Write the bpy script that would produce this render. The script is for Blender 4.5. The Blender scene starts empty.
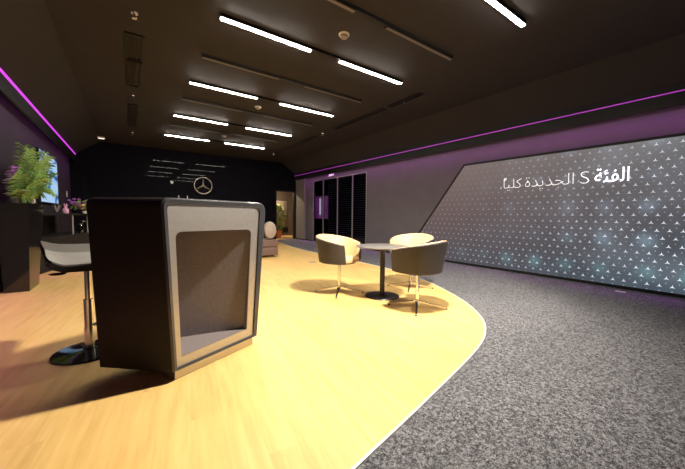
import bpy, bmesh, math, random
from mathutils import Vector, Matrix
random.seed(7)
C = bpy.context.scene.collection
PI = math.pi

# ------------------------------------------------------------------ materials
class N:
    """tiny node-graph helper"""
    def __init__(s, m): s.nt = m.node_tree; s.n = s.nt.nodes; s.l = s.nt.links
    def new(s, t, **k):
        n = s.n.new(t)
        for a, b in k.items(): setattr(n, a, b)
        return n
    def put(s, sock, v):
        if isinstance(v, (int, float)): sock.default_value = v
        elif isinstance(v, tuple): sock.default_value = v if len(v) == len(sock.default_value) else (*v, 1)
        else: s.l.new(v, sock)
    def math(s, op, a, b=0, c=0, clamp=False):
        n = s.new('ShaderNodeMath', operation=op, use_clamp=clamp)
        s.put(n.inputs[0], a); s.put(n.inputs[1], b); s.put(n.inputs[2], c); return n.outputs[0]
    def mix(s, f, a, b, mode='MIX'):
        n = s.new('ShaderNodeMix', data_type='RGBA', blend_type=mode)
        s.put(n.inputs[0], f); s.put(n.inputs[6], a); s.put(n.inputs[7], b); return n.outputs[2]
    def ramp(s, f, stops):
        n = s.new('ShaderNodeValToRGB'); cr = n.color_ramp
        while len(cr.elements) < len(stops): cr.elements.new(.5)
        for e, (p, c) in zip(cr.elements, stops): e.position = p; e.color = (*c, 1)
        s.put(n.inputs[0], f); return n.outputs[0]
    def noise(s, vec, scale, detail=4, rough=.5):
        n = s.new('ShaderNodeTexNoise'); s.put(n.inputs['Vector'], vec)
        n.inputs['Scale'].default_value = scale; n.inputs['Detail'].default_value = detail; n.inputs['Roughness'].default_value = rough
        return n.outputs[0]
    def obj(s): return s.new('ShaderNodeTexCoord').outputs['Object']
    def mapping(s, vec, rot=(0,0,0), scale=(1,1,1)):
        n = s.new('ShaderNodeMapping'); s.put(n.inputs[0], vec); n.inputs['Rotation'].default_value = rot; n.inputs['Scale'].default_value = scale
        return n.outputs[0]
    def bump(s, h, st, dist=.01):
        n = s.new('ShaderNodeBump'); s.put(n.inputs['Height'], h); n.inputs['Strength'].default_value = st; n.inputs['Distance'].default_value = dist
        return n.outputs[0]

def mat(name, col, rough=.5, metal=0, spec=.5, emit=None, es=1, var=.06, vscale=9, trans=0, bump=0, coat=0):
    m = bpy.data.materials.new(name); m.use_nodes = True
    b = m.node_tree.nodes['Principled BSDF']; g = N(m)
    b.inputs['Roughness'].default_value = rough; b.inputs['Metallic'].default_value = metal
    b.inputs['Specular IOR Level'].default_value = spec; b.inputs['Transmission Weight'].default_value = trans
    b.inputs['Coat Weight'].default_value = coat; b.inputs['Coat Roughness'].default_value = .08
    if emit:
        b.inputs['Base Color'].default_value = (*col, 1)
        b.inputs['Emission Color'].default_value = (*emit, 1); b.inputs['Emission Strength'].default_value = es
    else:
        nz = g.noise(g.obj(), vscale)
        lo = tuple(max(0, c*(1-var)) for c in col); hi = tuple(min(1, c*(1+var)) for c in col)
        g.l.new(g.ramp(nz, [(.3, lo), (.7, hi)]), b.inputs['Base Color'])
        if bump: g.l.new(g.bump(g.noise(g.obj(), vscale*14, 3), bump, .004), b.inputs['Normal'])
    return m

M = {}
M['ceil'] = mat('ceiling_paint', (.035, .031, .032), .75, spec=.25, vscale=2)
M['wall'] = mat('wall_paint', (.125, .112, .124), .6, spec=.3, vscale=3)
M['wall_dark'] = mat('dark_wall_paint', (.04, .034, .044), .6, spec=.3, vscale=3)
M['gloss_black'] = mat('gloss_black_panel', (.009, .009, .013), .012, spec=.026)
M['black'] = mat('matt_black', (.012, .011, .012), .5, spec=.3)
M['blackmetal'] = mat('black_metal', (.015, .014, .015), .32, spec=.5)
M['lamp'] = mat('lamp_diffuser', (.9, .9, .9), emit=(1, .93, .80), es=145)
M['lamp_off'] = mat('unlit_diffuser', (.20, .18, .16), .5)
M['strip'] = mat('purple_led', (.5, .1, .6), emit=(.62, .045, .80), es=1.0)
M['strip_thin'] = mat('purple_led_dim', (.5, .1, .6), emit=(.50, .035, .62), es=.55)
M['cove'] = mat('purple_cove_led', (.5, .1, .6), emit=(.60, .07, .75), es=1.5)
M['chrome'] = mat('chrome', (.85, .83, .81), .20, 1, var=.01)
M['silver'] = mat('brushed_silver', (.50, .48, .48), .42, .85, var=.04, vscale=30)
M['rim'] = mat('slate_rim', (.055, .058, .068), .28, .2, coat=.3)
M['desk'] = mat('desk_dark_laminate', (.014, .009, .010), .48, spec=.25, var=.25, vscale=50)
M['desk_in'] = mat('desk_recess_laminate', (.20, .17, .18), .5, var=.12, vscale=60, bump=.1)
M['plinth'] = mat('metal_plinth', (.55, .52, .50), .3, .8)
M['shell'] = mat('charcoal_upholstery', (.050, .045, .048), .6, bump=.2, vscale=25)
M['cream'] = mat('cream_leather', (.68, .46, .26), .55, bump=.15, vscale=20)
M['tabletop'] = mat('grey_tabletop', (.145, .138, .138), .35)
M['stoolpad'] = mat('grey_stool_leather', (.23, .22, .215), .45, vscale=12)
M['brown'] = mat('brown_leather', (.15, .092, .082), .4, bump=.1)
M['beige'] = mat('beige_cushion', (.30, .245, .21), .7)
M['planter'] = mat('gloss_black_planter', (.012, .010, .010), .10, spec=.6)
M['leaf'] = mat('palm_leaf', (.22, .38, .11), .5, var=.5, vscale=6)
M['leaf2'] = mat('shrub_leaf', (.34, .42, .12), .5, var=.4, vscale=12)
M['stem'] = mat('stem', (.17, .15, .06), .6)
M['orchid'] = mat('white_blossom', (.80, .70, .74), .6)
M['purplef'] = mat('purple_blossom', (.32, .10, .28), .6, var=.4, vscale=30)
M['yellowf'] = mat('yellow_blossom', (.55, .42, .10), .6)
M['terra'] = mat('terracotta', (.62, .17, .045), .6)
M['pink'] = mat('pink_ceramic', (.75, .38, .50), .35)
M['white'] = mat('white_plastic', (.75, .73, .70), .4)
M['tan'] = mat('tan_panel', (.34, .29, .25), .5)
M['recess'] = mat('recess_wall', (.11, .085, .065), .6)
M['mullion'] = mat('mullion_metal', (.55, .53, .56), .35, .6)
M['blind'] = mat('blind_slat', (.6, .58, .62), .5)
M['soil'] = mat('soil', (.03, .02, .015), .9)
M['bark'] = mat('slatted_wood', (.010, .008, .008), .6)
M['acrylic'] = mat('clear_acrylic', (.9, .9, .9), .1, trans=.7)
M['emblem'] = mat('chrome_emblem', (.75, .68, .58), .35, .3)
M['trim'] = mat('pale_edge_trim', (.80, .76, .70), .35, .3)

def glass(name, tint, op, rough=.02):
    m = bpy.data.materials.new(name); m.use_nodes = True; g = N(m); g.n.clear()
    out = g.new('ShaderNodeOutputMaterial'); t = g.new('ShaderNodeBsdfTransparent'); t.inputs[0].default_value = (*tint, 1)
    gl = g.new('ShaderNodeBsdfGlossy'); gl.inputs['Roughness'].default_value = rough; gl.inputs[0].default_value = (op, op, op, 1)
    lw = g.new('ShaderNodeLayerWeight'); lw.inputs[0].default_value = .5; fv = g.math('ADD', g.math('MULTIPLY', g.math('POWER', lw.outputs['Facing'], 5), .8), .04)
    mx = g.new('ShaderNodeMixShader'); g.l.new(fv, mx.inputs[0]); g.l.new(t.outputs[0], mx.inputs[1]); g.l.new(gl.outputs[0], mx.inputs[2])
    g.l.new(mx.outputs[0], out.inputs[0]); return m
M['glass'] = glass('partition_glass', (.5, .5, .55), .35)
M['jar'] = glass('jar_glass', (.75, .78, .8), .9)

def wood_mat():
    m = bpy.data.materials.new('light_oak_planks'); m.use_nodes = True; g = N(m); b = g.n['Principled BSDF']
    v = g.mapping(g.obj(), rot=(0, 0, math.radians(8)))
    sp = g.new('ShaderNodeSeparateXYZ'); g.l.new(v, sp.inputs[0]); X, Y = sp.outputs[0], sp.outputs[1]
    pw, plen = .16, 1.8
    col = g.math('FLOOR', g.math('DIVIDE', X, pw)); off = g.math('MULTIPLY', g.math('FRACT', g.math('MULTIPLY', col, .618)), plen)
    yy = g.math('DIVIDE', g.math('ADD', Y, off), plen); row = g.math('FLOOR', yy)
    cid = g.new('ShaderNodeCombineXYZ'); g.l.new(col, cid.inputs[0]); g.l.new(row, cid.inputs[1])
    wn = g.new('ShaderNodeTexWhiteNoise'); g.l.new(cid.outputs[0], wn.inputs[0])
    gv = g.new('ShaderNodeVectorMath', operation='ADD'); g.l.new(v, gv.inputs[0])
    sc = g.new('ShaderNodeVectorMath', operation='SCALE'); g.l.new(wn.outputs[1], sc.inputs[0]); sc.inputs[3].default_value = 7; g.l.new(sc.outputs[0], gv.inputs[1])
    grain = g.noise(g.mapping(gv.outputs[0], scale=(9, .8, 1)), 2.2, 6, .6)
    fine = g.noise(g.mapping(gv.outputs[0], scale=(60, 1.5, 1)), 2.0, 3, .5)
    c = g.ramp(grain, [(.22, (.66, .40, .135)), (.5, (.80, .53, .20)), (.78, (.88, .62, .27))])
    c = g.mix(g.math('MULTIPLY', fine, .25), c, (.66, .41, .15))
    tone = g.math('ADD', g.math('MULTIPLY', wn.outputs[0], .08), .95)
    cc = g.new('ShaderNodeCombineXYZ'); [g.l.new(tone, cc.inputs[i]) for i in range(3)]
    c = g.mix(1.0, c, cc.outputs[0], 'MULTIPLY')
    fx = g.math('FRACT', g.math('DIVIDE', X, pw)); seam = g.math('LESS_THAN', g.math('MINIMUM', fx, g.math('SUBTRACT', 1, fx)), .007)
    fy = g.math('FRACT', yy); seam2 = g.math('LESS_THAN', fy, .0015)
    c = g.mix(g.math('MULTIPLY', g.math('MAXIMUM', seam, seam2), .12), c, (.25, .14, .05))
    g.l.new(c, b.inputs['Base Color']); b.inputs['Roughness'].default_value = .38; b.inputs['Specular IOR Level'].default_value = .4
    return m
M['wood'] = wood_mat()

def carpet_mat():
    m = bpy.data.materials.new('grey_speckled_carpet'); m.use_nodes = True; g = N(m); b = g.n['Principled BSDF']
    o = g.obj(); n1 = g.noise(o, 240, 2, .9); n2 = g.noise(o, 48, 3, .7); n3 = g.noise(o, 1.1, 3, .5)
    f = g.math('ADD', g.math('MULTIPLY', n1, .68), g.math('MULTIPLY', n2, .32))
    c = g.ramp(f, [(.43, (.014, .014, .018)), (.50, (.080, .080, .097)), (.565, (.43, .43, .48))])
    c = g.mix(g.math('MULTIPLY', n3, .35), c, (.07, .066, .072))
    g.l.new(c, b.inputs['Base Color']); b.inputs['Roughness'].default_value = .95; b.inputs['Specular IOR Level'].default_value = .1
    g.l.new(g.bump(f, .8, .012), b.inputs['Normal']); return m
M['carpet'] = carpet_mat()

def screen_mat():
    """the picture on the LED wall: warm-to-cool grey field, lattice of three-armed stars, glowing clusters"""
    m = bpy.data.materials.new('led_screen_picture'); m.use_nodes = True; g = N(m); b = g.n['Principled BSDF']
    sp = g.new('ShaderNodeSeparateXYZ'); g.l.new(g.obj(), sp.inputs[0]); U = g.math('MULTIPLY', sp.outputs[1], -1); V = sp.outputs[2]
    a, h = .133, .115
    def lattice(dv):
        v = g.math('ADD', g.math('DIVIDE', V, h), dv); r = g.math('FLOOR', v)
        u = g.math('ADD', g.math('DIVIDE', U, a), g.math('MULTIPLY', g.math('FLOORED_MODULO', r, 2), .5))
        px = g.math('MULTIPLY', g.math('SUBTRACT', g.math('FRACT', u), .5), a)
        py = g.math('MULTIPLY', g.math('SUBTRACT', g.math('FRACT', v), .5), h); return px, py
    px, py = lattice(.3); star = None; L = .034
    for ang in (90, 210, 330):
        ex, ey = math.cos(math.radians(ang)), math.sin(math.radians(ang))
        al = g.math('ADD', g.math('MULTIPLY', px, ex), g.math('MULTIPLY', py, ey))
        ac = g.math('ABSOLUTE', g.math('SUBTRACT', g.math('MULTIPLY', px, ey), g.math('MULTIPLY', py, ex)))
        wd = g.math('MULTIPLY', g.math('SUBTRACT', 1, g.math('DIVIDE', al, L)), .0080)
        s = g.math('MULTIPLY', g.math('LESS_THAN', ac, wd), g.math('GREATER_THAN', al, -.004))
        star = s if star is None else g.math('MAXIMUM', star, s)
    qx, qy = lattice(.3 + .62)
    d = g.math('SQRT', g.math('ADD', g.math('MULTIPLY', qx, qx), g.math('MULTIPLY', qy, qy)))
    dot = g.math('LESS_THAN', d, .0075)
    # field colour: U = -Y ; Y runs 5.9 (left) to -1 (right)
    t = g.math('DIVIDE', g.math('ADD', U, 5.0), 5.0, clamp=True)       # 0 left .. 1 right
    w = g.math('DIVIDE', V, 2.3, clamp=True)
    low = g.mix(t, (.075, .068, .082), (.050, .080, .105)); top = g.mix(t, (.195, .135, .120), (.160, .165, .175))
    mid = g.mix(t, (.135, .090, .088), (.078, .085, .098))
    base = g.mix(g.math('MULTIPLY', w, 2, clamp=True), low, mid); base = g.mix(g.math('SUBTRACT', g.math('MULTIPLY', w, 2), 1, clamp=True), base, top)
    blob = g.math('MULTIPLY', g.math('COSINE', g.math('MULTIPLY', g.math('ADD', U, 1.10), 2*PI/.52)), g.math('COSINE', g.math('MULTIPLY', g.math('SUBTRACT', V, .30), 2*PI/.50)))
    blob = g.math('POWER', g.math('MAXIMUM', blob, 0), 4)
    cu = g.math('POWER', g.math('MAXIMUM', g.math('COSINE', g.math('MULTIPLY', g.math('ADD', U, 1.10), PI/.52)), -1), 4)
    cv = g.math('POWER', g.math('MAXIMUM', g.math('COSINE', g.math('MULTIPLY', g.math('SUBTRACT', V, .30), PI/.50)), -1), 4)
    blob = g.math('MULTIPLY', g.math('MULTIPLY', cu, cv), g.math('MULTIPLY', g.math('SUBTRACT', g.noise(g.obj(), 1.9, 1), .25, clamp=True), 2.2))
    fade = g.math('ADD', g.math('MULTIPLY', g.math('POWER', t, 1.8), 1.0), g.math('MULTIPLY', g.math('SUBTRACT', .35, w, clamp=True), 1.2))
    bc = g.mix(g.math('MULTIPLY', w, 2.2, clamp=True), (.05, .26, .25), (.16, .22, .30))
    base = g.mix(g.math('MULTIPLY', blob, fade), base, bc, 'ADD'); cl = g.noise(g.mapping(g.obj(), scale=(1, .8, 1.1)), 1.3, 2)
    base = g.mix(g.math('MULTIPLY', g.math('MULTIPLY', g.math('SUBTRACT', cl, .42, clamp=True), 3), g.math('MULTIPLY', t, t)), base, (.10, .12, .14), 'ADD')
    nz = g.noise(g.obj(), 1.6, 2)
    br = g.math('MULTIPLY', g.math('ADD', g.math('MULTIPLY', g.math('POWER', t, 2.0), .90), g.math('MULTIPLY', g.math('POWER', g.math('SUBTRACT', 1, w), 1.5), .42)), g.math('ADD', g.math('MULTIPLY', nz, 1.3), .3))
    br = g.math('ADD', br, g.math('MULTIPLY', g.math('MULTIPLY', blob, fade), .8)); br = g.math('ADD', br, .02)
    c = g.mix(g.math('MULTIPLY', star, g.math('MINIMUM', br, 1.0)), base, (.95, .98, 1.1))
    c = g.mix(g.math('MULTIPLY', dot, g.math('MULTIPLY', g.math('MINIMUM', br, 1.0), .5)), c, (.7, .75, .85))
    b.inputs['Base Color'].default_value = (.01, .01, .01, 1); b.inputs['Roughness'].default_value = .5; b.inputs['Specular IOR Level'].default_value = .2
    g.l.new(c, b.inputs['Emission Color']); b.inputs['Emission Strength'].default_value = 1.0
    return m
M['screen'] = screen_mat()
M['glyph'] = mat('lit_lettering', (.9, .9, .9), emit=(.95, .93, 1.0), es=1.6)
M['glyph_soft'] = mat('lit_lettering_soft', (.9, .9, .9), emit=(.85, .83, .84), es=.95)

def tv_mat():
    m = bpy.data.materials.new('tv_picture'); m.use_nodes = True; g = N(m); b = g.n['Principled BSDF']
    o = g.obj(); nv = g.new('ShaderNodeTexWave', wave_type='BANDS', bands_direction='Z'); g.l.new(g.mapping(o, scale=(1, 1, 1)), nv.inputs[0])
    nv.inputs['Scale'].default_value = .55; nv.inputs['Distortion'].default_value = 9; nv.inputs['Detail'].default_value = 2
    c = g.ramp(nv.outputs[1], [(0, (.03, .07, .20)), (.10, (.10, .25, .55)), (.22, (.30, .52, .82)), (1, (.42, .64, .90))])
    g.l.new(c, b.inputs['Emission Color']); b.inputs['Emission Strength'].default_value = .95; b.inputs['Base Color'].default_value = (.01, .01, .01, 1)
    return m
M['tv'] = tv_mat()
def sign_mat():
    m = bpy.data.materials.new('purple_sign_picture'); m.use_nodes = True; g = N(m); b = g.n['Principled BSDF']
    c = g.ramp(g.noise(g.obj(), 2.5), [(.35, (.16, .015, .15)), (.65, (.30, .04, .26))])
    g.l.new(c, b.inputs['Emission Color']); b.inputs['Emission Strength'].default_value = 1.0; return m
M['sign'] = sign_mat()
M['sign_white'] = mat('sign_white_bar', (.9, .9, .9), emit=(1, .85, .95), es=1.6)

# ------------------------------------------------------------------ mesh helpers
def obj(name, bm, m, parent=None, smooth=True):
    bmesh.ops.recalc_face_normals(bm, faces=bm.faces[:])
    me = bpy.data.meshes.new(name); bm.to_mesh(me); bm.free(); me.materials.append(m)
    if smooth: me.shade_auto_smooth(angle=math.radians(35)) if hasattr(me, 'shade_auto_smooth') else None
    o = bpy.data.objects.new(name, me); C.objects.link(o)
    if smooth:
        for p in me.polygons: p.use_smooth = True
        es = me.attributes.new('sharp_edge', 'BOOLEAN', 'EDGE') if 'sharp_edge' not in me.attributes else me.attributes['sharp_edge']
        b2 = bmesh.new(); b2.from_mesh(me)
        sh = [(len(e.link_faces) == 2 and e.calc_face_angle(0) > math.radians(38)) for e in b2.edges]; b2.free()
        es.data.foreach_set('value', sh)
    if parent: o.parent = parent
    return o
def tag(o, label, cat, group=None):
    o['label'] = label; o['category'] = cat
    if group: o['group'] = group
    return o
def thing(name, label, cat, loc=(0, 0, 0), rz=0, group=None):
    o = bpy.data.objects.new(name, None); C.objects.link(o); o.location = loc; o.rotation_euler = (0, 0, rz)
    return tag(o, label, cat, group)
def struct(name, bm, m, parent=None, smooth=False):
    o = obj(name, bm, m, parent, smooth)
    if not parent: o['kind'] = 'structure'
    return o
def copy_tree(o, parent=None):
    c = o.copy(); C.objects.link(c)
    if parent: c.parent = parent
    for ch in list(o.children): copy_tree(ch, c)
    return c
def bx(bm, x0, x1, y0, y1, z0, z1, bev=0):
    vs = [bm.verts.new((x, y, z)) for x in (x0, x1) for y in (y0, y1) for z in (z0, z1)]
    fs = [bm.faces.new([vs[i] for i in q]) for q in ((0, 1, 3, 2), (4, 6, 7, 5), (0, 4, 5, 1), (2, 3, 7, 6), (0, 2, 6, 4), (1, 5, 7, 3))]
    if bev:
        es = list({e for f in fs for e in f.edges}); bmesh.ops.recalc_face_normals(bm, faces=fs)
        bmesh.ops.bevel(bm, geom=es, offset=bev, segments=3, affect='EDGES', profile=.5)
    return bm
def B(*a, **k): return bx(bmesh.new(), *a, **k)
def loft(bm, loops, cap=True, closed=True):
    R = [[bm.verts.new(p) for p in lp] for lp in loops]; n = len(R[0])
    for a, b in zip(R, R[1:]):
        for i in range(n if closed else n-1):
            j = (i+1) % n; bm.faces.new((a[i], a[j], b[j], b[i]))
    if cap: bm.faces.new(R[0][::-1]); bm.faces.new(R[-1])
    return R
def lathe(bm, prof, cx=0, cy=0, n=32, z0=0):
    loops = [[(cx+r*math.cos(2*PI*i/n), cy+r*math.sin(2*PI*i/n), z0+z) for i in range(n)] for r, z in prof]
    loft(bm, loops); return bm
def tube(bm, pts, r, n=10, rads=None, cap=True):
    pts = [Vector(p) for p in pts]; loops = []; up = Vector((0, 0, 1))
    for i, p in enumerate(pts):
        d = (pts[min(i+1, len(pts)-1)] - pts[max(i-1, 0)]).normalized()
        s = d.cross(up); s = s.normalized() if s.length > 1e-3 else Vector((1, 0, 0)); t = s.cross(d)
        rr = rads[i] if rads else r
        loops.append([p + rr*(s*math.cos(2*PI*k/n) + t*math.sin(2*PI*k/n)) for k in range(n)])
    loft(bm, loops, cap); return bm
def prism(bm, poly, z0, z1):
    loft(bm, [[(x, y, z0) for x, y in poly], [(x, y, z1) for x, y in poly]]); return bm
def ellipsoid(bm, c, r, seg=16):
    m = Matrix.Translation(c) @ Matrix.Diagonal((*r, 1)); bmesh.ops.create_uvsphere(bm, u_segments=seg, v_segments=seg//2+2, radius=1, matrix=m); return bm

# ------------------------------------------------------------------ camera
yaw, pitch, roll, fpx = math.radians(35.69570288), math.radians(3.29585991), math.radians(-.60564524), 305.639
fw = Vector((math.sin(yaw)*math.cos(pitch), math.cos(yaw)*math.cos(pitch), -math.sin(pitch)))
rt = Vector((math.cos(yaw), -math.sin(yaw), 0)); dn = fw.cross(rt)
r2 = rt*math.cos(roll) + dn*math.sin(roll); d2 = -rt*math.sin(roll) + dn*math.cos(roll)
cam = bpy.data.cameras.new('camera'); co = bpy.data.objects.new('camera', cam); C.objects.link(co)
mm = Matrix((r2, -d2, -fw)).transposed().to_4x4(); mm.translation = Vector((0, 0, 1.12)); co.matrix_world = mm
cam.sensor_width = 36; cam.sensor_fit = 'HORIZONTAL'; cam.lens = 36*fpx/685; cam.shift_x = -5/685; cam.shift_y = -1.5/685; cam.clip_start = .02
bpy.context.scene.camera = co

# ------------------------------------------------------------------ room shell
YB, YF = -4.0, 13.0; XL, XR = -1.45, 6.40
struct('floor', B(XL-.05, 9.6, YB, 15.6, -.1, 0), M['wood'])
edge = [(-1.449, .53), (-.6, .70), (.2, .88), (.827, 1.028), (1.17, 1.104), (1.54, 1.190), (1.968, 1.293), (2.366, 1.400), (2.72, 1.535), (3.073, 1.755), (3.40, 2.09), (3.66, 2.45), (3.86, 2.80), (4.114, 3.33), (4.30, 3.90), (4.43, 4.55), (4.50, 5.5), (4.51, 6.6), (4.51, 7.6), (4.56, 8.98), (4.74, 10.4), (5.046, 11.885), (5.33, 13.0)]
def smooth_poly(p, k=6):
    out = []
    for i in range(len(p)-1):
        a, b, c, d = p[max(i-1, 0)], p[i], p[i+1], p[min(i+2, len(p)-1)]
        for j in range(k):
            t = j/k; out.append(tuple(.5*(2*b[q]+(c[q]-a[q])*t+(2*a[q]-5*b[q]+4*c[q]-d[q])*t*t+(3*b[q]-a[q]-3*c[q]+d[q])*t**3) for q in (0, 1)))
    out.append(p[-1]); return out
E2 = smooth_poly(edge)
bm = bmesh.new(); prism(bm, E2 + [(XR, 13.0), (XR, YB+.01), (XL+.002, YB+.01)], 0, .006)
bmesh.ops.triangulate(bm, faces=[f for f in bm.faces if len(f.verts) > 4])
cp = obj('carpet', bm, M['carpet'], smooth=False); tag(cp, 'grey speckled carpet with a curved edge beside the light wooden floor', 'carpet')
bm = bmesh.new(); lo = []
for i, p in enumerate(E2):
    a, b = Vector(E2[max(i-1, 0)]), Vector(E2[min(i+1, len(E2)-1)]); d = (b-a).normalized(); nn = Vector((-d.y, d.x)); p = Vector(p)
    q0, q1 = p - nn*.004, p + nn*.012
    lo.append([(q0.x, q0.y, 0), (q1.x, q1.y, 0), (q1.x, q1.y, .009), (q0.x, q0.y, .011)])
loft(bm, lo); struct('trim_1', bm, M['trim'])

# ceiling: flat field at 3.4 m, raked down to the side walls
prof = [(XL-.05, 2.99), (-1.30, 2.99), (-.68, 3.44), (5.70, 3.44), (6.33, 2.96), (6.45, 2.96), (6.45, 3.55), (XL-.05, 3.55)]
bm = bmesh.new(); loft(bm, [[(x, y, z) for x, z in prof] for y in (YB, YF)]); struct('ceiling', bm, M['ceil'])
struct('wall_left', B(XL-.12, XL, YB, YF, 0, 3.0), M['wall_dark'])
struct('wall_back', B(XL-.12, XR+.12, YB-.12, YB, 0, 3.5), M['wall_dark'])
# far wall of gloss black panels with the doorway opening on its right
bm = bmesh.new(); bx(bm, XL-.05, 5.35, YF, YF+.12, 0, 3.5); bx(bm, 5.35, 6.42, YF, YF+.12, 2.22, 3.5); struct('wall_far', bm, M['gloss_black'])
bm = bmesh.new(); bx(bm, 5.35, 5.41, YF-.02, YF+.14, 0, 2.22); bx(bm, 6.27, 6.39, YF-.02, YF+.14, 0, 2.22); bx(bm, 5.41, 6.27, YF-.02, YF+.14, 2.17, 2.22); struct('trim_2', bm, M['black'])
# right wall with the glazed opening
G0, G1, GZ = 7.86, 11.45, 2.56
bm = bmesh.new(); bx(bm, XR, XR+.12, YB, G0, 0, 3.0); bx(bm, XR, XR+.12, G1, YF+.12, 0, 3.0); bx(bm, XR, XR+.12, G0, G1, GZ, 3.0); struct('wall_right', bm, M['wall'])
# grey pilaster at the end of the right wall, colour lightened for the light on it
bm = bmesh.new(); bx(bm, XR-.07, XR, 12.08, 12.93, .05, 2.90); struct('trim_3', bm, mat('pilaster_lit_paint', (.21, .185, .18), .6))
bm = bmesh.new(); bx(bm, XR-.075, XR, 12.08, 12.93, 0.006, .05); struct('baseboard_pilaster', bm, M['black'])
bm = bmesh.new(); bx(bm, XR-.012, XR, 6.25, G0, .006, .05); bx(bm, XR-.012, XR, G1, 12.08, .006, .05); struct('baseboard_right', bm, M['black'])
# recess behind the doorway
bm = bmesh.new(); bx(bm, 4.2, 7.3, 15.4, 15.5, 0, 2.7); bx(bm, 4.1, 4.2, YF+.12, 15.5, 0, 2.7); bx(bm, 7.3, 7.4, YF+.12, 15.5, 0, 2.7); struct('wall_recess', bm, M['recess'])
struct('ceiling', B(4.1, 7.4, YF+.12, 15.5, 2.7, 2.8), M['ceil'])
r_ = thing('recess_panel', 'tan framed panel with a dark foot, on the wall seen through the far doorway', 'panel', (6.6, 15.399, 0))
obj('panel_face', B(-.30, .42, -.04, 0, .45, 1.85), M['tan'], r_); obj('frame', B(-.34, .46, -.03, 0, .16, .44), M['black'], r_)
r_ = thing('door_leaf', 'dark door leaf on the wall behind the potted shrub', 'door', (5.85, 15.399, 0))
obj('leaf', B(-.42, .28, -.05, 0, .02, 1.95), M['black'], r_); obj('door_handle', B(.16, .19, -.09, -.05, .95, 1.10), M['chrome'], r_)
dl = thing('added_downlight', 'added unseen round ceiling lamp lighting the recess beyond the far doorway', 'lamp', (5.7, 14.2, 2.7))  # added lamp, hidden above the doorway, to brighten the recess
obj('housing', lathe(bmesh.new(), [(.10, -.02), (.11, -.001)]), M['black'], dl)
em = mat('added_downlight_lens', (.9, .9, .9), emit=(1, .74, .48), es=1150); obj('lens', lathe(bmesh.new(), [(.085, -.028), (.085, -.0205)]), em, dl)

# -------------- pelmets and purple LED strips along both side walls
def cove(name, xw, xf, z0, ztop, strip, label, sh, power, y1=12.97):
    sgn = 1 if xf > xw else -1                     # direction into the room
    t = thing(name, label, 'light strip', (0, 0, 0))
    a, b = sorted((xf, xf - sgn*.03)); obj('pelmet', B(a, b, YB+.02, y1, z0, 3.02), M['black'], t, False)
    a, b = sorted((xf, xf + sgn*.010)); obj('led_strip', B(a, b, YB+.03, y1-.01, ztop-sh-.004, ztop-.004), strip, t, False)
    a, b = sorted((xf - sgn*.035, xf - sgn*.050)); obj('cove_led', B(a, b, YB+.03, y1-.03, z0+.075, z0+.09), M['cove'], t, False)
    la = bpy.data.lights.new('cove_beam', 'AREA'); la.shape = 'RECTANGLE'; la.size = y1-YB-.2; la.size_y = .05; la.color = (.80, .13, .92); la.energy = power; la.spread = math.radians(46)
    lo_ = bpy.data.objects.new('cove_beam', la); C.objects.link(lo_); lo_.parent = t; lo_.location = ((xw+xf - sgn*.03)/2, (YB+y1)/2, z0+.06)
    lo_.rotation_euler = (0, 0, PI/2)
cove('cove_light', XR, 6.27, 2.70, 2.905, M['strip_thin'], 'thin purple LED strip light running above the big screen and glazing', .015, 34)
cove('cove_light', XL, -1.30, 2.70, 2.985, M['strip'], 'bright purple LED strip light running along the left wall above the television', .045, 26)

# -------------- ceiling lamps
XA = [(.93, 2.12), (2.60, 3.88)]
rows_on = [1.86, 3.87, 6.04, 8.24, 10.40]; rows_off = [2.86, 4.98, 7.00, 9.20]
def lamp_row(y, on, n):
    for k, (x0, x1) in enumerate(XA):
        if y < 2 and k == 0: continue
        side = 'left' if k == 0 else 'right'
        if on: lab = f'lit white bar lamp, {side} one of {n}'
        else: lab = f'unlit grey bar lamp, {side} one of {n}'
        t = thing('bar_lamp', lab, 'lamp', (x0, y, 3.44), group='lit ceiling bar lamps' if on else 'unlit ceiling bar lamps')
        L = x1-x0; e = .03
        bm = bmesh.new(); bx(bm, 0, L, -.032, .032, -.045, -.001)
        obj('housing', bm, M['blackmetal'], t, False)
        obj('diffuser', B(.005, L-.005, -(.024 if on else .018), .024 if on else .018, -.052 if on else -.048, -.0455), M['lamp'] if on else M['lamp_off'], t, False)
for y, n in zip(rows_on, ['the nearest lit row overhead', 'the second nearest lit row', 'the third nearest lit row', 'the fourth nearest lit row', 'the farthest lit row']):
    lamp_row(y, True, n)
for y, n in zip(rows_off, ['the nearest unlit row', 'the second nearest unlit row', 'the third nearest unlit row', 'the farthest unlit row']):
    lamp_row(y, False, n)
for i, y in enumerate(sorted(rows_on + rows_off)):
    if 1:
        o = obj('lamp_channel', B(2.125, 2.595, y-.035, y+.035, 3.405, 3.439), M['black'], smooth=False)
        tag(o, 'black channel piece joining the two lamps of the ' + ['nearest lit', 'first unlit', 'second lit', 'second unlit', 'third lit', 'third unlit', 'fourth lit', 'last unlit', 'farthest lit'][i] + ' row', 'channel', 'black channels between bar lamps')

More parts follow.
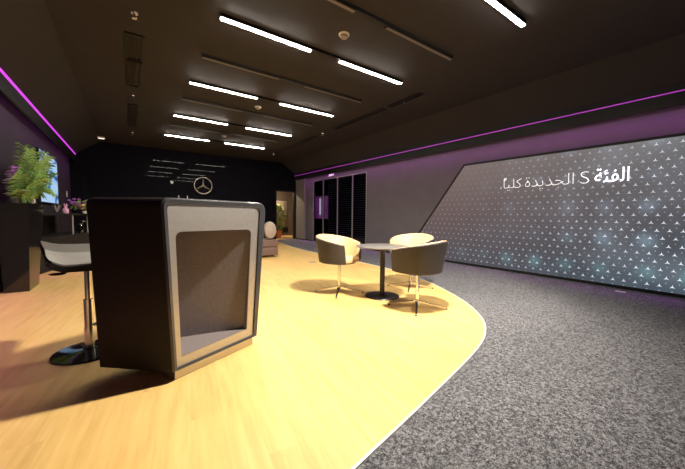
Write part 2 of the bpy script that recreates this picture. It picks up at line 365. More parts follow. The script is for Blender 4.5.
# -------------- ceiling fittings
def vent(y0, y1, x0, x1, label):
    t = thing('ceiling_vent', label, 'vent', (0, 0, 3.43999))
    bm = bmesh.new(); bx(bm, x0, x1, y0, y0+.03, -.02, -.001); bx(bm, x0, x1, y1-.03, y1, -.02, -.001); bx(bm, x0, x0+.03, y0+.03, y1-.03, -.02, -.001); bx(bm, x1-.03, x1, y0+.03, y1-.03, -.02, -.001)
    obj('frame', bm, M['black'], t, False)
    bm = bmesh.new(); n = int((x1-x0-.06)/.035)
    for i in range(n): bx(bm, x0+.035+i*.035, x0+.05+i*.035, y0+.03, y1-.03, -.016, -.001)
    obj('louvre', bm, M['black'], t, False)
vent(4.95, 5.75, .02, .24, 'black slot air vent in the ceiling, nearer half of the long left pair')
vent(5.80, 6.95, .04, .24, 'black slot air vent in the ceiling, farther half of the long left pair')
vent(8.1, 10.0, .06, .24, 'black slot air vent in the ceiling, third and farthest of the left line')
vent(4.0, 4.9, 4.50, 4.64, 'narrow black slot vent in the ceiling right of the second lit lamps')
vent(5.05, 7.0, 4.50, 4.64, 'narrow black slot vent in the ceiling right of the third lit lamps')
vent(8.0, 10.2, 4.50, 4.64, 'narrow black slot vent in the ceiling right of the fourth lit lamps')
def detector(x, y, label):
    t = thing('smoke_detector', label, 'detector', (x, y, 3.44))
    obj('base_plate', lathe(bmesh.new(), [(.065, -.015), (.07, -.001)]), M['white'], t)
    obj('sensor_dome', lathe(bmesh.new(), [(.02, -.055), (.045, -.045), (.05, -.02), (.05, -.0155)]), M['tan'], t)
detector(2.312, 3.341, 'round smoke detector on the ceiling beside the near right bar lamp')
detector(2.38, 9.66, 'small round smoke detector between the two farthest lit lamp pairs')
detector(2.34, 6.62, 'small round detector between the third lit lamp pair')
def sprinkler(x, y, label, z=3.44):
    t = thing('sprinkler', label, 'sprinkler', (x, y, z))
    obj('escutcheon', lathe(bmesh.new(), [(.035, -.012), (.042, -.001)], n=20), M['chrome'], t)
    bm = lathe(bmesh.new(), [(.010, -.06), (.012, -.0125)], n=10); lathe(bm, [(.026, -.068), (.028, -.0605)], n=16); obj('sprinkler_head', bm, M['chrome'], t)
sprinkler(.12, 4.45, 'chrome fire sprinkler on the ceiling, nearest of the left line')
sprinkler(.14, 7.52, 'chrome fire sprinkler on the ceiling, between the two left vents')
sprinkler(.17, 10.9, 'chrome fire sprinkler on the ceiling, farthest of the left line')
sprinkler(4.56, 4.44, 'chrome fire sprinkler on the ceiling right of the second lit lamps')
sprinkler(4.56, 7.6, 'chrome fire sprinkler on the ceiling between the two far right slots')
sprinkler(4.56, 11.2, 'chrome fire sprinkler on the ceiling, farthest of the right line')
t = thing('emergency_light', 'small lit white emergency light on the ceiling near the far left corner', 'light', (-.60, 12.1, 3.44))
obj('housing', B(-.09, .09, -.05, .05, -.05, -.001, bev=.006), M['white'], t)
obj('lens', B(-.075, .075, -.04, .04, -.060, -.0505), mat('warm_lens', (.9, .8, .7), emit=(1, .82, .66), es=1.6), t)

def spotlight(x, y, aim, watts, cone, label):  # added fixtures out of view, for the desk shadow and fill on the chairs
    t = thing('added_spotlight', label, 'lamp', (x, y, 3.44)); d = (Vector(aim) - Vector((x, y, 3.30))).normalized()
    obj('mount', lathe(bmesh.new(), [(.035, -.02), (.035, -.001)], n=20), M['black'], t); obj('stalk', tube(bmesh.new(), [(0, 0, -.0205), (0, 0, -.07)], .008, 8), M['black'], t)
    c0 = Vector((0, 0, -.11)); bm = bmesh.new(); tube(bm, [c0-d*.05, c0-d*.045, c0+d*.045], .04, 20, rads=[.03, .04, .044]); obj('housing', bm, M['black'], t)
    la = bpy.data.lights.new('added_spot_beam', 'SPOT'); la.energy = watts; la.spot_size = math.radians(cone); la.spot_blend = .55; la.shadow_soft_size = .10; la.color = (1, .90, .72)
    lo_ = bpy.data.objects.new('added_spot_beam', la); C.objects.link(lo_); lo_.parent = t; lo_.location = c0 + d*.09; lo_.rotation_euler = d.to_track_quat('-Z', 'Y').to_euler()
spotlight(2.50, 1.93, (2.3, 3.4, 0), 1120, 128, 'added unseen ceiling spotlight left of the nearest right bar lamp, above the desk front')
spotlight(4.0, -.1, (3.6, 3.9, 0), 520, 66, 'added unseen ceiling spotlight over the carpet, closest to the big screen')

# -------------- emblem on the far wall
t = thing('star_emblem', 'round chrome star emblem mounted on the gloss black far wall', 'emblem', (2.41, 12.9995, 2.215))
bm = bmesh.new(); n = 64; lo = []
for i in range(n):
    a = 2*PI*i/n; c_, s_ = math.cos(a), math.sin(a)
    lo.append([((.315+.015*math.cos(b))*c_, -.0155+.015*math.sin(b), (.315+.015*math.cos(b))*s_) for b in [2*PI*k/10 for k in range(10)]])
R_ = [[bm.verts.new(p) for p in l] for l in lo]
for i in range(n):
    for k in range(10): bm.faces.new((R_[i][k], R_[(i+1) % n][k], R_[(i+1) % n][(k+1) % 10], R_[i][(k+1) % 10]))
obj('ring', bm, M['emblem'], t)
bm = bmesh.new(); pts = []
for k in range(6):
    a = PI/2 + k*PI/3; r = .305 if k % 2 == 0 else .036; pts.append((r*math.cos(a), r*math.sin(a)))
f_ = bm.verts.new((0, -.065, 0)); bk = bm.verts.new((0, .0, 0)); rim = [bm.verts.new((x, -.018, z)) for x, z in pts]; rb = [bm.verts.new((x, -.002, z)) for x, z in pts]
for i in range(6):
    j = (i+1) % 6; bm.faces.new((f_, rim[i], rim[j])); bm.faces.new((rim[i], rb[i], rb[j], rim[j])); bm.faces.new((bk, rb[j], rb[i]))
obj('star', bm, M['emblem'], t, False)

# -------------- LED screen
SX = 6.33
poly = [(6.03, .03), (4.23, 2.31), (-2.2, 2.30), (-2.2, .03)]                     # (Y, z)
t = thing('led_screen', 'huge slant-ended LED screen of glowing stars and Arabic words on the right wall', 'screen', (6.395, 0, 0))
ox = 6.395
def rail(bm, a, b, w, x0, x1):
    a, b = Vector(a), Vector(b); d = (b-a).normalized(); nn = Vector((-d.y, d.x))*w
    q = [a-d*0, b+d*0, b+nn, a+nn]; loft(bm, [[(x0-ox, p.x, p.y) for p in q], [(x1-ox, p.x, p.y) for p in q]])
bm = bmesh.new(); inner = [(5.99, .055), (4.215, 2.285), (-2.17, 2.275), (-2.17, .055)]; outer = [(6.07, .012), (4.235, 2.325), (-2.2, 2.315), (-2.2, .012)]
for i in range(4):
    j = (i+1) % 4; loft(bm, [[(x-ox, *p) for p in (outer[i], outer[j], inner[j], inner[i])] for x in (6.395, 6.315)])
obj('frame', bm, M['black'], t, False)
bm = bmesh.new(); loft(bm, [[(x-ox, *p) for p in inner] for x in (6.39, SX)]); obj('picture', bm, M['screen'], t, False)
def glyphs(s, m, y, z, size, width=None, shear=0, off=0.0):
    cu = bpy.data.curves.new('t', 'FONT'); cu.body = s; cu.size = size; cu.extrude = .002; cu.offset = off; cu.resolution_u = 4; cu.shear = shear
    tmp = bpy.data.objects.new('t', cu); C.objects.link(tmp); bpy.context.view_layer.update()
    me = bpy.data.meshes.new_from_object(tmp.evaluated_get(bpy.context.evaluated_depsgraph_get())); bpy.data.objects.remove(tmp)
    xs = [v.co.x for v in me.vertices]; x0, x1 = min(xs), max(xs); k = width/(x1-x0) if width else 1
    for v in me.vertices:
        x, yy, zz = v.co; v.co = (SX-.003-zz-ox, y-(x-x0)*k, z+yy)
    me.materials.clear(); me.materials.append(m); me.name = 'lettering'
    o = bpy.data.objects.new('lettering', me); C.objects.link(o); o.parent = t; return o
glyphs('\uFE94\uFE8C\uFED4\uFEDF\uFE8D', M['glyph'], 1.775, 1.705, .31, .435, off=.001)
glyphs('S', M['glyph'], 1.975, 1.70, .31, .125, off=-.010)
glyphs('\uFE93\uFEAA\uFEF3\uFEAA\uFEA0\uFEDF\uFE8D', M['glyph_soft'], 2.87, 1.705, .29, .80, off=-.006)
glyphs('.\uFE8E\uFEF4\uFEE0\uFEDB', M['glyph_soft'], 3.36, 1.705, .27, .42, off=-.006)
glyphs('\uFE70', M['glyph_soft'], 3.29, 1.725, .24, .05)

# -------------- reception desk
A0 = Vector((.225, 2.259)); ang = math.radians(24.42)
desk = thing('reception_desk', 'dark flared reception desk with rounded top and silver framed open front', 'desk', (A0.x, A0.y, 0), ang)
def rr(cs, rads, k=6):           # rounded polygon in (s,z)
    out = []; n = len(cs)
    for i in range(n):
        p0, p, p1 = Vector(cs[i-1]), Vector(cs[i]), Vector(cs[(i+1) % n]); r = rads[i]
        a = (p0-p).normalized(); b = (p1-p).normalized(); A, Bp = p+a*r, p+b*r
        for j in range(k+1):
            tt = j/k; out.append(tuple((1-tt)**2*A + 2*tt*(1-tt)*p + tt*tt*Bp))
    return out
def L4(loop, y): return [(s, y, z) for s, z in loop]
def L3(loop, y, widen=0): return [(s + (s-.37)/.37*widen, y, z) for s, z in loop]
outer = rr([(0, .068), (.725, .068), (.842, 1.222), (-.055, 1.222)], [.006, .006, .10, .07])
rimf = rr([(.006, .073), (.719, .073), (.832, 1.212), (-.046, 1.212)], [.006, .006, .094, .065])
inn = rr([(.022, .088), (.688, .088), (.775, 1.185), (-.022, 1.185)], [.008, .008, .065, .05])
backl = rr([(-.217, .068), (.942, .068), (.96, 1.222), (-.262, 1.222)], [.006, .006, .10, .055])
bm = bmesh.new(); loft(bm, [L3(outer, .012, .005), L4(backl, .50)], cap=False)
R_ = L4(backl, .50); bm.faces.new([bm.verts.new(p) for p in R_]); obj('body', bm, M['desk'], desk)
bm = bmesh.new(); loft(bm, [L3(outer, .0118, .005), L3(rimf, 0), L3(inn, .004), L3(inn, .03)], cap=False); obj('rim', bm, M['rim'], desk)
op = rr([(.058, .150), (.624, .158), (.680, .995), (.034, 1.000)], [.006, .006, .05, .05])
bm = bmesh.new(); loft(bm, [L3(inn, .014), L3(op, .014), L3(op, .022)], cap=False); obj('front_panel', bm, M['silver'], desk)
bm = bmesh.new()                                                     # wedge-shaped open recess
lo0 = L3(op, .0222); lo1 = [(s, .035 + (.66-s)/.6*.43, z) for s, z in op]
loft(bm, [lo0, lo1], cap=False); bm.faces.new([bm.verts.new(p) for p in lo1]); obj('recess', bm, M['desk_in'], desk)
obj('plinth', B(.02, .70, .03, .44, 0.0, .0675), M['plinth'], desk, False)
st = thing('card_stand', 'small pale two pronged card stand on top of the dark reception desk', 'stand', (A0.x+.10, A0.y+.26, 1.222), ang)
obj('base', B(-.03, .045, -.012, .015, 0, .0035), M['rim'], st, False)
for x in (-.028, .039): obj('prong', B(x, x+.005, 0, .005, .0036, .030), M['acrylic'], st, False)

# -------------- bar stool
st = thing('bar_stool', 'grey leather bar stool with chrome pole and black disc base behind the desk', 'stool', (-.275, 3.17, 0), 0)
obj('base_disc', lathe(bmesh.new(), [(.235, 0), (.24, .004), (.235, .012), (.12, .018), (.045, .028), (.035, .04)], n=56), mat('gloss_black_base', (.01, .01, .01), .06, spec=.8), st)
bm = lathe(bmesh.new(), [(.034, .0402), (.034, .20), (.031, .215), (.031, .43)], n=28); obj('pole', bm, M['chrome'], st)
obj('gas_piston', lathe(bmesh.new(), [(.02, .4302), (.02, .67)], n=24), M['chrome'], st)
bm = bmesh.new()
tube(bm, [(.03, 0, .215), (.08, -.02, .22), (.15, -.10, .25), (.21, -.18, .29), (.29, -.17, .29), (.32, -.08, .29), (.24, .03, .27), (.10, .04, .23), (.03, .01, .215)], .011, 10); obj('footrest', bm, M['chrome'], st)
bm = bmesh.new(); tube(bm, [(-.02, -.01, .675), (-.10, -.05, .668), (-.15, -.06, .662)], .006, 8); obj('lever', bm, M['black'], st)
bm = bmesh.new(); ellipsoid(bm, (-.165, -.065, .658), (.05, .018, .011), 12); obj('lever_grip', bm, M['black'], st)
obj('seat_plate', B(-.12, .12, -.08, .10, .671, .69), M['black'], st, False)
def seat(zoff, th, ins, mname, name):
    bm = bmesh.new(); nu, nv = 16, 18; g_ = []
    for k in (0, 1):
        rows = []
        for i in range(nu+1):
            u = -1 + 2*i/nu; row = []
            for j in range(nv+1):
                v = j/nv
                w = .190 - ins + .105*v**.7 ; x = u*w
                y = -.17 + ins + (.33-ins*2)*min(v/.72, 1) + .02*max(0, v-.72)
                z = .758 + .01*abs(u)**2 - .025*(1-v)**3 + (0 if v < .2 else .105*((v-.2)/.8)**2.4) + .05*max(0, abs(u)-.6)**1.5*2
                if k == 1: z -= th; y += th*.4*max(0, v-.5)*2
                row.append(bm.verts.new((x, y, z + zoff)))
            rows.append(row)
        g_.append(rows)
    for k in (0, 1):
        for i in range(nu):
            for j in range(nv): bm.faces.new((g_[k][i][j], g_[k][i+1][j], g_[k][i+1][j+1], g_[k][i][j+1]))
    for i in range(nu):
        for j in (0, nv): bm.faces.new((g_[0][i][j], g_[0][i+1][j], g_[1][i+1][j], g_[1][i][j]))
    for j in range(nv):
        for i in (0, nu): bm.faces.new((g_[0][i][j], g_[0][i][j+1], g_[1][i][j+1], g_[1][i][j]))
    return obj(name, bm, M[mname], st)
seat(0, .012, .012, 'stoolpad', 'seat_pad'); seat(-.013, .042, 0, 'black', 'seat_shell')

# -------------- tub chairs and table
def tub_chair():
    t = thing('tub_chair', 'x', 'chair', (0, 0, 0)); na = 40
    def zt(a):                                   # top edge height by angle from the back
        k = min(1, abs(a)/math.radians(125)); return .835 - .115*k**1.6
    def rad(a, z):                               # plan radius, squarer to the front
        f = (z-.44)/.39; k = abs(a)/math.radians(128)
        return (.275 + .055*f) * (1 + .10*math.sin(min(k, 1)*PI)**2*.6 + .06*max(0, k-.6))
    A_ = [math.radians(-128 + 256*i/na) for i in range(na+1)]
    def P(a, r, z): x = -r*math.cos(a); return (x*(1.34 - .30*max(0, z-.5)/.3) if x > 0 else x*1.02, r*math.sin(a)*1.04, z)         # chair faces +x
    bm = bmesh.new(); lo = []
    for a in A_:
        zz = zt(a); k = abs(a)/math.radians(128); zb = .447
        lo.append([P(a, rad(a, zb)-.03, zb-.003), P(a, rad(a, zb), zb+.012), P(a, rad(a, .6), .6), P(a, rad(a, zz)+.002, zz-.012), P(a, rad(a, zz)-.006, zz), P(a, rad(a, zz)-.016, zz-.0005), P(a, rad(a, zb)-.03+.02, zb+.02)])
    loft(bm, lo)
    lathe(bm, [(.10, .425), (.235, .440), (.24, .455)], n=40)
    obj('shell', bm, M['shell'], t)
    bm = bmesh.new(); lo = []
    for a in A_:
        zz = zt(a)
        lo.append([P(a, rad(a, zz)-.0165, zz-.001), P(a, rad(a, zz)-.022, zz+.005), P(a, rad(a, zz)-.045, zz+.003), P(a, rad(a, zz)-.056, zz-.014), P(a, rad(a, .6)-.062, .6), P(a, rad(a, .48)-.066, .49), P(a, rad(a, .45)-.022, .475)])
    loft(bm, lo); obj('inner_back', bm, M['cream'], t)
    bm = bmesh.new(); out = []
    for i in range(40):
        a = 2*PI*i/40; r = 1/((abs(math.cos(a))**3.2 + abs(math.sin(a))**3.2)**(1/3.2)); out.append((.03+.25*r*math.cos(a), .232*r*math.sin(a)))
    def sc(k, z): return [(x*k+.03*(1-k), y*k, z) for x, y in out]
    loft(bm, [sc(.88, .457), sc(.97, .468), sc(.98, .495), sc(.95, .512), sc(.85, .520), sc(.4, .524)]); obj('seat_cushion', bm, M['cream'], t)
    bm = lathe(bmesh.new(), [(.035, .05), (.035, .09), (.024, .10), (.024, .405), (.06, .415), (.07, .424)], n=24); obj('pole', bm, M['chrome'], t)
    for k in range(4):
        a = k*PI/2 + math.radians(23); bm = bmesh.new(); c_, s_ = math.cos(a), math.sin(a)
        def q(r, w, z): return [(r*c_-w*s_, r*s_+w*c_, z), (r*c_+w*s_, r*s_-w*c_, z)]
        lo = []
        for r, w, z0, z1 in ((.02, .02, .055, .085), (.15, .014, .035, .055), (.33, .010, .014, .026), (.36, .008, .013, .022)):
            a_, b_ = q(r, w, z0); c2, d2_ = q(r, w, z1); lo.append([a_, b_, d2_, c2])
        loft(bm, lo); l = obj('foot', bm, M['chrome'], t)
        obj('glide', lathe(bmesh.new(), [(.013, 0.0), (.016, .004), (.012, .0135)], r*0+.345*c_, .345*s_, n=14), M['black'], l)
    return t
ch0 = tub_chair(); grp = 'tub chairs around the small table'
ch0.location = (2.482, 3.652, 0); ch0.rotation_euler.z = math.radians(-63); ch0['label'] = 'cream lined charcoal tub chair left of the round table, seen from its side'; ch0['group'] = grp
c2 = copy_tree(ch0); c2.location = (2.873, 2.511, 0); c2.rotation_euler.z = math.radians(107); c2['label'] = 'charcoal tub chair with its back to the viewer, nearest and right of the round table'
c3 = copy_tree(ch0); c3.location = (3.597, 3.298, 0); c3.rotation_euler.z = math.radians(196); c3['label'] = 'tub chair behind the round table, cream inside showing, mostly hidden by the near chair'
t = thing('round_table', 'small round grey table on a black pedestal between the tub chairs', 'table', (2.859, 3.137, 0))
obj('tabletop', lathe(bmesh.new(), [(.34, .683), (.37, .690), (.372, .702), (.368, .705)], n=64), M['tabletop'], t)
obj('pole', lathe(bmesh.new(), [(.035, .02), (.035, .675), (.12, .678), (.12, .6828)], n=24), M['blackmetal'], t)
obj('base', lathe(bmesh.new(), [(.235, 0), (.238, .006), (.232, .012), (.06, .018), (.05, .0198)], n=56), M['blackmetal'], t)

# -------------- lounge seat behind the desk
t = thing('lounge_seat', 'low brown leather lounge seat with rounded beige back cushion beyond the desk', 'seat', (2.80, 7.95, 0))
bm = B(-.45, .42, -.33, .38, .05, .27, bev=.03); obj('base_block', bm, M['brown'], t)
obj('seat_block', B(-.45, .42, -.335, .38, .272, .47, bev=.035), M['brown'], t)
bm = bmesh.new(); lo = []
for i in range(24):
    a = 2*PI*i/24; lo.append((.165*math.cos(a), .225*math.sin(a)))
loft(bm, [[(x*k+.22, y, z*k+.71 - (1-k)*.0) for x, z in lo] for k, y in ((.8, -.33), (.95, -.31), (1, -.27), (1, -.18), (.93, -.13), (.75, -.11))]); obj('back_cushion', bm, M['beige'], t)
c_ = bmesh.new(); loft(c_, [[(x*k-.25, y, z*k+.71) for x, z in lo] for k, y in ((.8, -.33), (.95, -.31), (1, -.27), (1, -.18), (.93, -.13), (.75, -.11))]); obj('back_cushion', c_, M['beige'], t)
for x in (-.38, .35):
    for y in (-.26, .31): obj('leg', lathe(bmesh.new(), [(.018, .004), (.024, .0495)], x, y, n=14), M['chrome'], t)

# -------------- potted shrub in the doorway recess
def leafy(bm, base, n, spread, h0, h1, ls):
    for _ in range(n):
        z = random.uniform(h0, h1); a = random.uniform(0, 2*PI); k = math.sin(PI*min(1, max(.12, (z-h0)/(h1-h0)*.85+.12)))
        r = spread*random.uniform(.1, 1)*k; p = Vector((base[0]+r*math.cos(a), base[1]+r*math.sin(a), z))
        d = Vector((math.cos(a)+random.uniform(-.6, .6), math.sin(a)+random.uniform(-.6, .6), random.uniform(-.5, .9))).normalized(); s = d.cross(Vector((random.uniform(-1, 1), random.uniform(-1, 1), 1))).normalized()
        l = ls*random.uniform(.7, 1.3); up = d.cross(s)*l*.12
        q = [p, p+d*l*.35+s*l*.26+up, p+d*l, p+d*l*.35-s*l*.26+up, p+d*l*.45]
        v = [bm.verts.new(x) for x in q]; bm.faces.new((v[0], v[1], v[4])); bm.faces.new((v[1], v[2], v[4])); bm.faces.new((v[2], v[3], v[4])); bm.faces.new((v[3], v[0], v[4]))
t = thing('potted_shrub', 'bushy green shrub in an orange pot inside the far doorway', 'plant', (5.93, 13.95, 0))
obj('pot', lathe(bmesh.new(), [(.11, 0), (.15, .30), (.165, .30), (.165, .35), (.15, .35), (.14, .32), (.02, .32)], n=28), M['terra'], t)
bm = bmesh.new()
for k in range(5):
    a = k*1.3; tube(bm, [(.02*math.cos(a), .02*math.sin(a), .31), (.06*math.cos(a), .06*math.sin(a), .8), (.10*math.cos(a), .10*math.sin(a), 1.35)], .01, 6, rads=[.012, .009, .004])
obj('stem', bm, M['stem'], t)
bm = bmesh.new(); leafy(bm, (0, 0), 520, .27, .42, 1.62, .14); obj('foliage', bm, M['leaf2'], t, False)

# -------------- planter with palm at the left wall
t = thing('planter', 'tall glossy black planter box holding a feathery green palm on the left', 'planter', (-1.28, 6.3, 0))
def rect(x0, x1, y0, y1, z): return [(x0, y0, z), (x1, y0, z), (x1, y1, z), (x0, y1, z)]
bm = bmesh.new(); loft(bm, [rect(-.13, .124, -.20, .36, 0), rect(-.16, .160, -.23, .70, 1.245), rect(-.145, .145, -.215, .685, 1.245), rect(-.145, .145, -.215, .685, 1.20)]); obj('planter_box', bm, M['planter'], t, False)
obj('soil', B(-.144, .144, -.214, .684, 1.2005, 1.215), M['soil'], t, False)
def frond(bm, base, az, L, rise, droop, nl=16, ll=.16):
    prev = None; d = Vector((math.cos(az), math.sin(az), 0)); P_ = []
    for i in range(nl+1):
        s = i/nl; P_.append(Vector(base) + d*L*s*.75 + Vector((0, 0, rise*s - droop*s*s)))
    tube(bm, P_, .004, 5, rads=[.006*(1-.7*i/nl) for i in range(nl+1)])
    for i in range(3, nl+1):
        p = P_[i]; tg = (P_[i]-P_[i-1]).normalized(); sd = tg.cross(Vector((0, 0, 1))).normalized(); s = i/nl; l = ll*(1-.55*abs(s-.4)) * random.uniform(.85, 1.1)
        for sg in (-1, 1):
            dr = (sd*sg*.85 + tg*.55 + Vector((0, 0, random.uniform(-.35, .05)))).normalized(); w = tg*.014
            m_ = p + dr*l*.5 + Vector((0, 0, .01)); e = p + dr*l + Vector((0, 0, -l*.25))
            v = [bm.verts.new(x) for x in (p-w*.5, m_-w, e, m_+w, p+w*.5)]; bm.faces.new(v)
bm = bmesh.new()
for k in range(38):
    az = random.uniform(0, 2*PI); y = random.uniform(-.12, .5)
    if math.cos(az) < -.2: az = PI - az                        # lean away from the wall
    frond(bm, (random.uniform(-.02, .08), y, 1.21), az, random.uniform(.2, .46), random.uniform(.5, 1.08), random.uniform(.10, .45))
foli = obj('palm_foliage', bm, M['leaf'], t, False)
mw = [v for v in foli.data.vertices if v.co.x < -.155]
for v in mw: v.co.x = -.155 + (v.co.x + .155)*.01
bm = bmesh.new()
for k in range(9):
    c0 = Vector((random.uniform(0, .14), random.uniform(-.18, .55), random.uniform(1.27, 1.40)))
    for j in range(5):
        a = j*2*PI/5; ellipsoid(bm, c0+Vector((.012, .022*math.cos(a), .022*math.sin(a))), (.008, .02, .02), 8)
    tube(bm, [(c0.x, c0.y, 1.214), tuple(c0)], .003, 5)
obj('blossoms', bm, M['orchid'], t)

# -------------- television on the left wall
t = thing('television', 'wall mounted television with a pale blue picture behind the palm', 'television', (-1.44, 9.43, 1.85))
obj('casing', B(0, .05, -.94, .94, -.54, .54, bev=.008), M['black'], t, False)
obj('display', B(.0505, .054, -.915, .915, -.515, .52), M['tv'], t, False)
obj('mount', B(-.008, -.0005, -.2, .2, -.15, .15), M['blackmetal'], t, False)
t = thing('wall_switch', 'small white switch plate on the dark left wall beyond the television', 'switch', (XL, 12.2, 1.66))
obj('plate', B(0.0005, .012, -.05, .05, -.09, .09), M['white'], t, False); obj('rocker', B(.0125, .018, -.02, .02, -.03, .03), M['white'], t, False)

# -------------- bar unit on the left, angled away from the wall
F0, F1 = Vector((-1.30, 7.60)), Vector((-.62, 10.2))
t = thing('bar_unit', 'dark bar unit with open glass shelves and slatted front along the left wall', 'bar', (0, 0, 0))
Xw = XL + .005
def wedge(z0, z1, ins=0):
    return prism(bmesh.new(), [(F0.x-ins, F0.y), (F1.x-ins, F1.y), (Xw, F1.y), (Xw, F0.y)], z0, z1)
obj('base_cabinet', wedge(.0, .62, .03), M['bark'], t, False)
obj('countertop', wedge(1.06, 1.10), M['blackmetal'], t, False)
obj('shelf', wedge(.6205, .64, .02), M['bark'], t, False)
bm = bmesh.new(); n = 70
for i in range(n):
    p = F0.lerp(F1, (i+.2)/n); q = F0.lerp(F1, (i+.65)/n); prism(bm, [(p.x-.029, p.y), (q.x-.029, q.y), (q.x-.004, q.y), (p.x-.004, p.y)], .01, .60)
sl = obj('slatted_front', bm, M['bark'], t, False)
for k in (.02, .33, .52, .80, .97):
    p = F0.lerp(F1, k); obj('post', B(p.x-.05, p.x-.025, p.y, p.y+.025, .6402, 1.0598), M['mullion'] if k in (.52, .80) else M['blackmetal'], t, False)
obj('back_panel', B(Xw, Xw+.01, 7.6, 10.2, .6405, 1.0595), M['black'], t, False)
bz = 1.10
def jar(x, y, z, r, h, label):
    j = thing('glass_jar', label, 'jar', (x, y, z+.001), group='glass jars on the bar shelf')
    obj('jar_body', lathe(bmesh.new(), [(r*.9, 0), (r, .01), (r, h*.75), (r*.7, h*.9), (r*.7, h), (r*.6, h), (r*.6, h*.88), (r*.92, h*.73), (r*.92, .012), (.002, .012)], n=20), M['jar'], j)
    obj('lid', lathe(bmesh.new(), [(r*.78, h+.0005), (r*.78, h+.02), (.01, h+.035)], n=20), M['chrome'], j)
jar(-.90, 9.45, .64, .055, .20, 'tall clear glass jar on the bar shelf, left of three'); jar(-.88, 9.72, .64, .07, .26, 'tallest clear glass jar on the bar shelf, middle of three'); jar(-.81, 9.98, .64, .055, .20, 'clear glass jar on the bar shelf, right of three')
t = thing('forked_vase', 'small pink vase with two upright tips on the bar top', 'vase', (-1.09, 8.95, bz))
bm = lathe(bmesh.new(), [(.045, 0), (.058, .04), (.05, .085), (.03, .11), (.02, .115)], n=24); obj('vase_body', bm, M['pink'], t)
for s in (-1, 1):
    bm = bmesh.new(); tube(bm, [(0, s*.012, .105), (.01*s, s*.035, .16), (.015*s, s*.055, .215)], .014, 10, rads=[.016, .016, .006]); obj('tip', bm, M['pink'], t)
t = thing('twig_ornament', 'dark twig ornament on the bar top left of the pink vase', 'ornament', (-1.18, 8.6, bz))
obj('foot', lathe(bmesh.new(), [(.05, 0), (.05, .02), (.01, .03)], n=20), M['black'], t)
bm = bmesh.new()
for k in range(6):
    a = k*1.05; tube(bm, [(0, 0, .02), (.03*math.cos(a), .03*math.sin(a), .10), (.07*math.cos(a), .07*math.sin(a), .17+.02*(k % 3))], .004, 6, rads=[.006, .005, .002])
obj('twigs', bm, M['tan'], t)
t = thing('flower_bouquet', 'purple and yellow flower arrangement on the bar top beside the desk', 'flowers', (-.90, 9.75, bz))
obj('bowl', lathe(bmesh.new(), [(.06, 0), (.10, .05), (.11, .10), (.10, .10), (.02, .06)], n=24), M['black'], t)
bm = bmesh.new(); leafy(bm, (0, 0), 60, .22, .08, .30, .10); obj('leaves', bm, M['leaf2'], t, False)
for nm, mt, n, z0, z1, sp in (('purple_blooms', 'purplef', 26, .18, .38, .26), ('yellow_blooms', 'yellowf', 9, .10, .20, .18)):
    bm = bmesh.new()
    for k in range(n):
        a = random.uniform(0, 2*PI); r = sp*math.sqrt(random.random()); c0 = (r*math.cos(a), r*math.sin(a), random.uniform(z0, z1))
        ellipsoid(bm, c0, (.038, .038, .026), 8); tube(bm, [(0, 0, .07), c0], .003, 5)
    obj(nm, bm, M[mt], t)
t = thing('white_cup', 'small white cup on the bar top below the flowers', 'cup', (-.80, 9.30, bz))
obj('cup_body', lathe(bmesh.new(), [(.03, 0), (.05, .03), (.052, .055), (.047, .055), (.02, .02)], n=20), M['white'], t)
obj('cup_handle', tube(bmesh.new(), [(.049, 0, .045), (.075, 0, .04), (.072, 0, .02), (.045, 0, .018)], .005, 8), M['white'], t)

# -------------- glazed partition in the right wall
ys = [G0, 8.655, 9.60, 10.63, G1]
t = thing('glass_partition', 'dark glazed partition with slim metal mullions in the right wall', 'partition', (XR+.03, 0, 0))
for y in ys:
    yy = min(max(y, G0+.018), G1-.018); obj('mullion', B(-.025, .025, yy-.018, yy+.018, .007, GZ-.036), M['mullion'], t, False)
bm = bmesh.new(); bx(bm, -.025, .025, G0, G1, GZ-.0355, GZ-.0005); obj('head_rail', bm, M['mullion'], t, False)
obj('sill_rail', B(-.02, .02, G0, G1, .0005, .0068), M['mullion'], t, False)
for a, b in zip(ys, ys[1:]): obj('pane', B(-.004, .004, a+(.037 if a == G0 else .0185), b-(.037 if b == G1 else .0185), .0072, GZ-.0362), M['glass'], t, False)
bm = bmesh.new(); bx(bm, 9.4, 9.5, 7.0, 12.3, 0, 2.8); bx(bm, 6.52, 9.4, 6.9, 7.0, 0, 2.8); bx(bm, 6.52, 9.4, 12.3, 12.4, 0, 2.8); struct('wall_office', bm, M['black'])
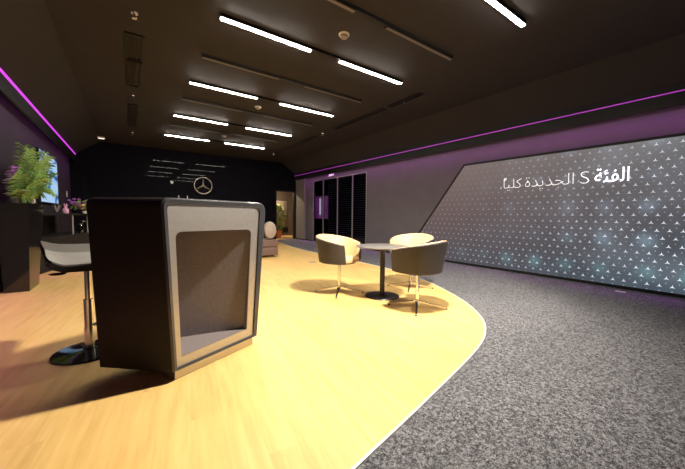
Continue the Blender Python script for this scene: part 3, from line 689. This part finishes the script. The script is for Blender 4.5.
struct('ceiling', B(6.52, 9.5, 6.9, 12.4, 2.8, 2.9), M['black'])
t = thing('window_blind', 'dark horizontal slat blind hanging behind the glazed partition', 'blind', (6.60, 0, 0))
bm = bmesh.new()
for k in range(30): bx(bm, -.02, .02, 7.95, 10.55, .15+k*.078, .162+k*.078)
obj('slats', bm, M['blind'], t, False); obj('headrail', B(-.025, .025, 7.9, 10.6, 2.49, 2.54), M['mullion'], t, False)
t = thing('purple_sign', 'glowing purple sign with a white upright bar behind the glazing', 'sign', (6.75, 11.35, 1.45))
obj('sign_face', B(0, .03, -.52, .52, -.48, .48), M['sign'], t, False); obj('white_bar', B(-.008, -.0005, .02, .14, -.32, .38), M['sign_white'], t, False)
obj('stand', B(.005, .025, -.03, .03, -1.45, -.485), M['blackmetal'], t, False)
t = thing('wall_label', 'small lit white plate on the wall above the glazed partition', 'sign', (XR, 10.0, 2.665))
obj('plate', B(-.02, -.0005, -.17, .17, -.035, .035), mat('lit_plate', (.8, .8, .8), emit=(.75, .62, .85), es=.45), t, False); obj('plate_rim', B(-.024, -.0205, -.18, .18, -.040, -.036), M['mullion'], t, False)

# -------------- small plates set in the floor
def floor_plate(x, y, z, w, d, mt, label):
    t = thing('floor_plate', label, 'outlet', (x, y, z)); obj('cover', B(-w, w, -d, d, 0, .004), M[mt], t, False); obj('latch', B(-w*.3, w*.3, -d*.3, d*.3, .0042, .006), M['mullion'], t, False)
floor_plate(6.05, 1.30, .006, .03, .06, 'white', 'small white outlet plate on the carpet under the big screen')
floor_plate(3.55, 6.35, 0, .09, .07, 'tan', 'grey outlet plate in the wooden floor behind the left tub chair')

# ------------------------------------------------------------------ world and view
w = bpy.data.worlds.new('world'); bpy.context.scene.world = w; w.use_nodes = True
w.node_tree.nodes['Background'].inputs[0].default_value = (.5, .5, .6, 1); w.node_tree.nodes['Background'].inputs[1].default_value = .02
vs = bpy.context.scene.view_settings; vs.view_transform = 'Standard'; vs.look = 'None'; vs.gamma = 1; vs.exposure = 0; vs.use_curve_mapping = False
